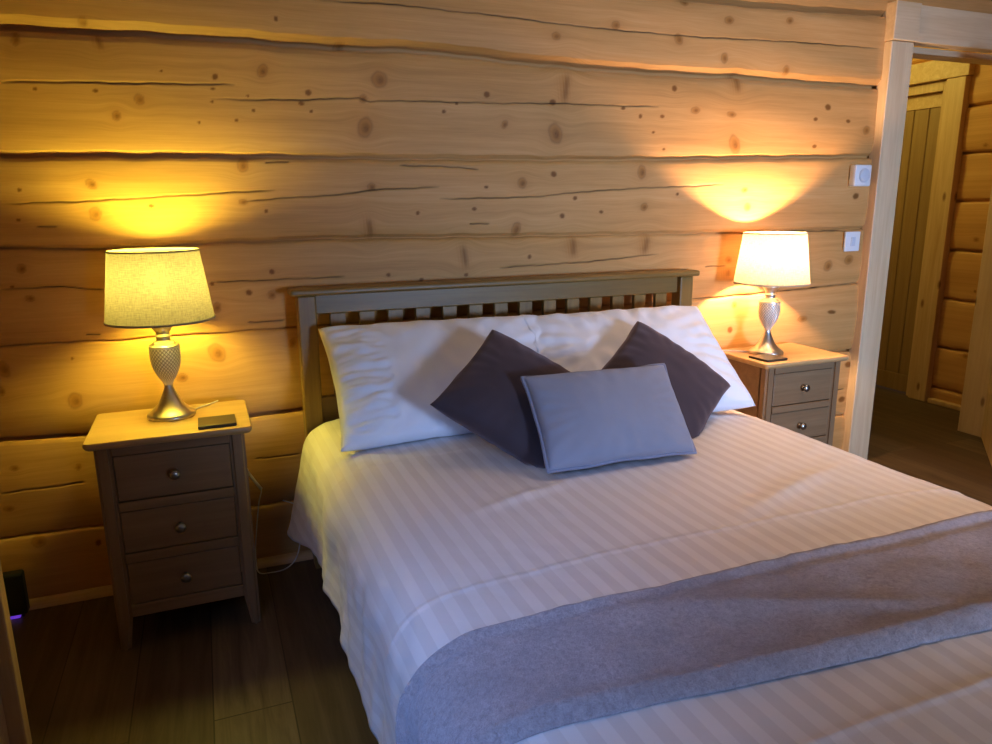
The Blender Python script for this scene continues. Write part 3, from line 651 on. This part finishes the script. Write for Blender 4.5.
# ================================================================== BEDSIDE TABLES
def bedside(x, y, label):
    """x: left edge of top, y: back edge of top (front faces -y)"""
    W, Dp, H = .43, .328, .63
    r = empty('bedside_table', (x + W / 2, y - Dp / 2, 0), label, 'bedside table', 'oak bedside tables')
    # top with softened corners and an under-chamfer
    def rr(inset, z, rad=.017, n=6):
        a_ = W / 2 - inset; b_ = Dp / 2 - inset; q_ = max(.004, rad - inset)
        return [(cx * (a_ - q_) + q_ * math.cos(t0 + PI / 2 * k / n), cy * (b_ - q_) + q_ * math.sin(t0 + PI / 2 * k / n), z) for cx, cy, t0 in ((1, 1, 0), (-1, 1, PI / 2), (-1, -1, PI), (1, -1, 1.5 * PI)) for k in range(n + 1)]
    rings = [rr(.011, .608), rr(.006, .6105), rr(.002, .615), rr(0, .620), rr(.0008, .626), rr(.003, .6292), rr(.006, .63)]
    L_ = len(rings[0]); vs = sum(rings, [])
    fs = [(q_ * L_ + k, q_ * L_ + (k + 1) % L_, (q_ + 1) * L_ + (k + 1) % L_, (q_ + 1) * L_ + k) for q_ in range(len(rings) - 1) for k in range(L_)] + [tuple(range(L_))[::-1], tuple(range((len(rings) - 1) * L_, len(rings) * L_))]
    MB().add(vs, fs).build('top', M['oak_top'], r, autosmooth=40)
    w2 = .193; yf = -.144; yb_ = .150
    # corner posts running down into tapered legs
    for sx in (-1, 1):
        for yy, sy in ((yf, -1), (yb_, 1)):
            bm = bmesh.new(); bmesh.ops.create_cube(bm, size=1); a = .042
            for v in bm.verts: v.co = Vector((sx * (w2 - a / 2) + v.co.x * a, yy - sy * a / 2 + v.co.y * a, .304 + v.co.z * .608))
            bmesh.ops.bisect_plane(bm, geom=bm.verts[:] + bm.edges[:] + bm.faces[:], plane_co=(0, 0, .10), plane_no=(0, 0, 1))
            for v in bm.verts:
                if v.co.z < .01: v.co.x = sx * (w2 - .001) - sx * (abs(sx * w2 - v.co.x)) * .62; v.co.y = yy - sy * abs(yy - v.co.y) * .62
            bmesh.ops.bevel(bm, geom=[e for e in bm.edges if abs(e.verts[0].co.z - e.verts[1].co.z) > .05], offset=.009, segments=3, affect='EDGES')
            MB().bm(bm).build('leg', M['oak_z'], r, autosmooth=40)
    c = MB()
    c.box((-w2 + .002, yf + .043, .10), (-w2 + .016, yb_ - .042, .607)); c.box((w2 - .016, yf + .043, .10), (w2 - .002, yb_ - .042, .607))
    c.box((-w2 + .042, yb_ - .012, .10), (w2 - .042, yb_ - .002, .607))
    for z0, z1 in ((.582, .607), (.419, .446), (.264, .291), (.098, .134)): c.box((-w2 + .042, yf + .002, z0), (w2 - .042, yf + .05, z1), .0015, 1)
    c.build('carcass', M['oak_x'], r)
    for z0, z1 in ((.447, .581), (.292, .418), (.135, .263)):
        fx = w2 - .0435
        d = MB().box((-fx, yf + .006, z0 + .0015), (fx, yf + .026, z1 - .0015), .003, 2)
        d.box((-fx + .01, yf + .026, z0 + .006), (fx - .01, yb_ - .02, z1 - .02))
        do = d.build('drawer', M['oak_x'], r)
        zc = (z0 + z1) / 2
        k = MB().lathe([(.008, 0), (.0095, .002), (.0055, .005), (.005, .012), (.010, .017), (.0142, .021), (.0142, .025), (.010, .0285), (.003, .030)], 24, mat=Matrix.Translation((0, yf + .006, zc)) @ Matrix.Rotation(PI / 2, 4, 'X'))
        k.build('knob', M['pewter'], do)
    return r
nl = bedside(.116, -.0696, 'oak three-drawer bedside table in shadow on the left of the bed')
nr = bedside(2.440, -.024, 'oak three-drawer bedside table on the right, half hidden by the bed')

# ================================================================== TABLE LAMPS
def table_lamp(x, y, label, shade_mat, bulb_mat, cordpts, rb=.147, rt=.121, bs=1.):
    r = empty('table_lamp', (x, y, .6303), label, 'lamp', 'bedside lamps')
    MB().lathe([(.0, 0), (.0665, 0), (.0675, .002), (.0675, .010), (.064, .0135), (.055, .020), (.044, .029), (.034, .041), (.026, .056), (.019, .072), (.0135, .086), (.0115, .096), (.0125, .100)], 64, cap=False).build('base', M['nickel'], r)
    # diamond-cut urn
    prof = spline([(.0118, .097), (.0165, .108), (.026, .124), (.0355, .145), (.0412, .168), (.0425, .188), (.0418, .206), (.0412, .212)], 170)
    seg = 264; vs = []; gr = []
    for rr, z in prof:
        for k in range(seg):
            a = 2 * PI * k / seg; N = 24; ph = (z - .097) * 520
            d1_ = abs(math.sin((N * a + ph) * .5)); d2_ = abs(math.sin((N * a - ph) * .5))
            g_ = min(d1_, d2_); dot = min(1, g_ / .6)
            fade = min(1, max(0, (z - .100) / .02)) * min(1, max(0, (.211 - z) / .004))
            R_ = rr + .0018 * (dot - 1) * fade
            vs.append((R_ * math.cos(a), R_ * math.sin(a), z)); gr.append((1 - dot) ** 1.2 * fade)
    n = len(prof)
    fs = [(i * seg + k, i * seg + (k + 1) % seg, (i + 1) * seg + (k + 1) % seg, (i + 1) * seg + k) for i in range(n - 1) for k in range(seg)]
    u = MB().add(vs, fs, True).build('urn', M['urn'], r); fattr(u.data, 'groove', gr)
    MB().lathe([(.0412, .2115), (.0418, .214), (.040, .217), (.031, .218), (.0315, .2235), (.028, .2255), (.0215, .227), (.0195, .232), (.0195, .240), (.0225, .242), (.0225, .245), (.018, .248), (.0195, .255), (.025, .264), (.0335, .274), (.034, .278), (.030, .280), (.012, .281), (.012, .330), (.0165, .331), (.0165, .375), (.0, .375)], 56, cap=False).build('neck', M['nickel'], r)
    zb, zt = .291, .489
    sh = MB().lathe([(rb + (rt - rb) * k / 24, zb + (zt - zb) * k / 24) for k in range(25)], 96, cap=False).build('shade', shade_mat, r, recalc=False)
    for rr, z in ((rb, zb), (rt, zt)):
        MB().lathe([(rr + .0012, z - .0015), (rr + .0016, z + .004), (rr - .001, z + .004), (rr - .0015, z - .0015), (rr + .0012, z - .0015)], 96, cap=False).build('binding', M['band'], sh)
    sp = MB(); 
    for k in range(3):
        a = 2 * PI * k / 3 + .4; sp.tube([(.016 * math.cos(a), .016 * math.sin(a), .332), ((rb - .006) * math.cos(a), (rb - .006) * math.sin(a), zb + .004)], .0014, 6)
    sp.build('shade_carrier', M['nickel'], sh)
    bl = MB().lathe([(a_ * bs, .402 + (z_ - .411) * bs) for a_, z_ in ((.002, .376), (.012, .378), (.014, .386), (.019, .398), (.024, .410), (.0255, .420), (.0235, .432), (.016, .442), (.004, .446))], 28, cap=True).build('bulb', bulb_mat, r)
    cd = MB().tube([Vector(p) - Vector(r.location) for p in spline(cordpts, 80)], .0024, 8).build('power_cord', M['cord'], r)
    return r
table_lamp(.330, -.187, 'silver urn table lamp with dim linen shade on the left bedside table', M['shade_l'], M['bulb_l'],
    [(.385, -.165, .634), (.41, -.13, .6335), (.44, -.10, .6335), (.462, -.075, .634)], bs=1.7)
table_lamp(2.598, -.168, 'silver urn table lamp with glaring bright shade on the right bedside table', M['shade_r'], M['bulb_r'],
    [(2.56, -.155, .634), (2.53, -.12, .6335), (2.49, -.085, .6335), (2.452, -.06, .6335), (2.446, -.045, .6335)], rb=.147, rt=.121, bs=.52)
lc = MB().tube(spline([(.51, -.045, .46), (.53, -.045, .39), (.552, -.043, .33), (.572, -.042, .300), (.56, -.04, .25), (.541, -.035, .12), (.535, -.035, .05), (.54, -.06, .006), (.58, -.075, .005), (.63, -.068, .006), (.668, -.052, .03), (.688, -.045, .09), (.700, -.042, .150), (.690, -.036, .215), (.64, -.03, .245)], 70), .0022, 8)
lc.tube([(.533, -.05, .372), (.552, -.049, .338), (.572, -.048, .304)], .0055, 10); o = lc.build('power_cable', M['cord']); tag(o, 'thin white cable hanging and looping on the floor between left bedside table and bed', 'cable')

# coasters
def coaster(x0, x1, y0, y1, rot, label):
    m = MB().box((-(x1 - x0) / 2, -(y1 - y0) / 2, 0), ((x1 - x0) / 2, (y1 - y0) / 2, .0085), .0015, 2)
    o = m.build('coaster', M['slate']); o.location = ((x0 + x1) / 2, (y0 + y1) / 2, .6305); o.rotation_euler = (0, 0, rot); tag(o, label, 'coaster', 'slate coasters')
coaster(.403, .505, -.375, -.275, .0, 'square black slate coaster beside the left lamp')
coaster(2.468, 2.572, -.318, -.214, .05, 'square black slate coaster before the right lamp')

# thermostat and light switch by the doorway
th = empty('thermostat', (3.196, .006, 1.353), 'white square thermostat with a round dial, upper of two wall controls by the doorway', 'thermostat')
MB().box((-.048, -.036, -.046), (.048, -.001, .046), .006, 3).build('housing', M['plastic'], th, autosmooth=40)
MB().lathe([(.0, 0), (.030, 0), (.030, .004), (.027, .007), (.020, .008), (.0, .008)], 40, cap=False, mat=Matrix.Translation((.004, -.036, 0)) @ Matrix.Rotation(PI / 2, 4, 'X')).build('dial', M['dial'], th)
sw = empty('light_switch', (3.200, .008, 1.065), 'flat square white light switch, lower of two wall controls by the doorway', 'light switch')
MB().box((-.044, -.012, -.044), (.044, -.001, .044), .003, 2).build('plate', M['plastic'], sw)
MB().box((-.012, -.017, -.020), (.012, -.012, .020), .002, 2).build('rocker', M['dial'], sw)

# little black box with violet light on the floor, far left
bx = empty('plug_in_box', (-.190, -.050, 0), 'small black box glowing violet beneath, on the floor in the left corner', 'device')
MB().box((-.07, -.020, .012), (.045, .020, .150), .008, 3).build('body', M['black'], bx)
MB().box((-.055, -.016, .002), (.022, .016, .012), .002).build('light_strip', M['led'], bx)
for a in (-.06, .027):
    MB().lathe([(.004, 0), (.004, .012)], 10, (a, 0, 0)).build('foot', M['black'], bx)

# ================================================================== LIGHT
def lamp(name, kind, loc, energy, color, **kw):
    d = bpy.data.lights.new(name, kind); d.energy = energy; d.color = color
    for k, v in kw.items(): setattr(d, k, v)
    o = bpy.data.objects.new(name, d); COL.objects.link(o); o.location = loc; return o
def aim(o, target): o.rotation_euler = (Vector(target) - o.location).to_track_quat('-Z', 'Y').to_euler()
a = lamp('unseen_window_light', 'AREA', (2.4, YB + .02, 1.05), 23, (.42, .61, 1.), shape='RECTANGLE', size=.75, size_y=.8); aim(a, (2.6, 0, .98)); a.data.spread = math.radians(46)
a = lamp('unseen_window_light', 'AREA', (-.04, -2.5, 1.47), 2.4, (.26, .46, 1.), shape='RECTANGLE', size=.6, size_y=.7); aim(a, (.72, -1.45, .5)); a.data.spread = math.radians(46)  # added blue fill for the duvet's left shoulder and the throw
a = lamp('overhead_fill', 'AREA', (2.45, -1.0, 2.38), 6.0, (1, .73, .56), shape='DISK', size=.9); a.data.spread = math.radians(84)  # added warm fill that brightens the bed top, no ceiling fitting exists
lamp('hall_lamp', 'POINT', (3.75, 1.25, 2.2), 18, (1, .92, .25), shadow_soft_size=.1)
wd = bpy.data.worlds.new('world'); scene.world = wd; wd.use_nodes = True
wd.node_tree.nodes['Background'].inputs[0].default_value = (.35, .45, .7, 1); wd.node_tree.nodes['Background'].inputs[1].default_value = .3

# ================================================================== CAMERA
cam = bpy.data.cameras.new('camera'); co = bpy.data.objects.new('camera', cam); COL.objects.link(co); scene.camera = co
yw, pt_, rl = [math.radians(v) for v in (-21.7839, -12.9635, -.4856)]
F = Vector((-math.sin(yw) * math.cos(pt_), math.cos(yw) * math.cos(pt_), math.sin(pt_))); Rr = Vector((math.cos(yw), math.sin(yw), 0)); U = Rr.cross(F)
R2 = Rr * math.cos(rl) + U * math.sin(rl); U2 = -Rr * math.sin(rl) + U * math.cos(rl)
mw = Matrix(((R2.x, U2.x, -F.x, .459), (R2.y, U2.y, -F.y, -2.4912), (R2.z, U2.z, -F.z, 1.2376), (0, 0, 0, 1)))
co.matrix_world = mw
cam.sensor_fit = 'HORIZONTAL'; cam.sensor_width = 36; cam.lens = 723.5 / 992 * 36; cam.clip_start = .02

scene.view_settings.view_transform = 'Standard'
scene.view_settings.look = 'None'
scene.view_settings.exposure = .06
scene.view_settings.gamma = .90
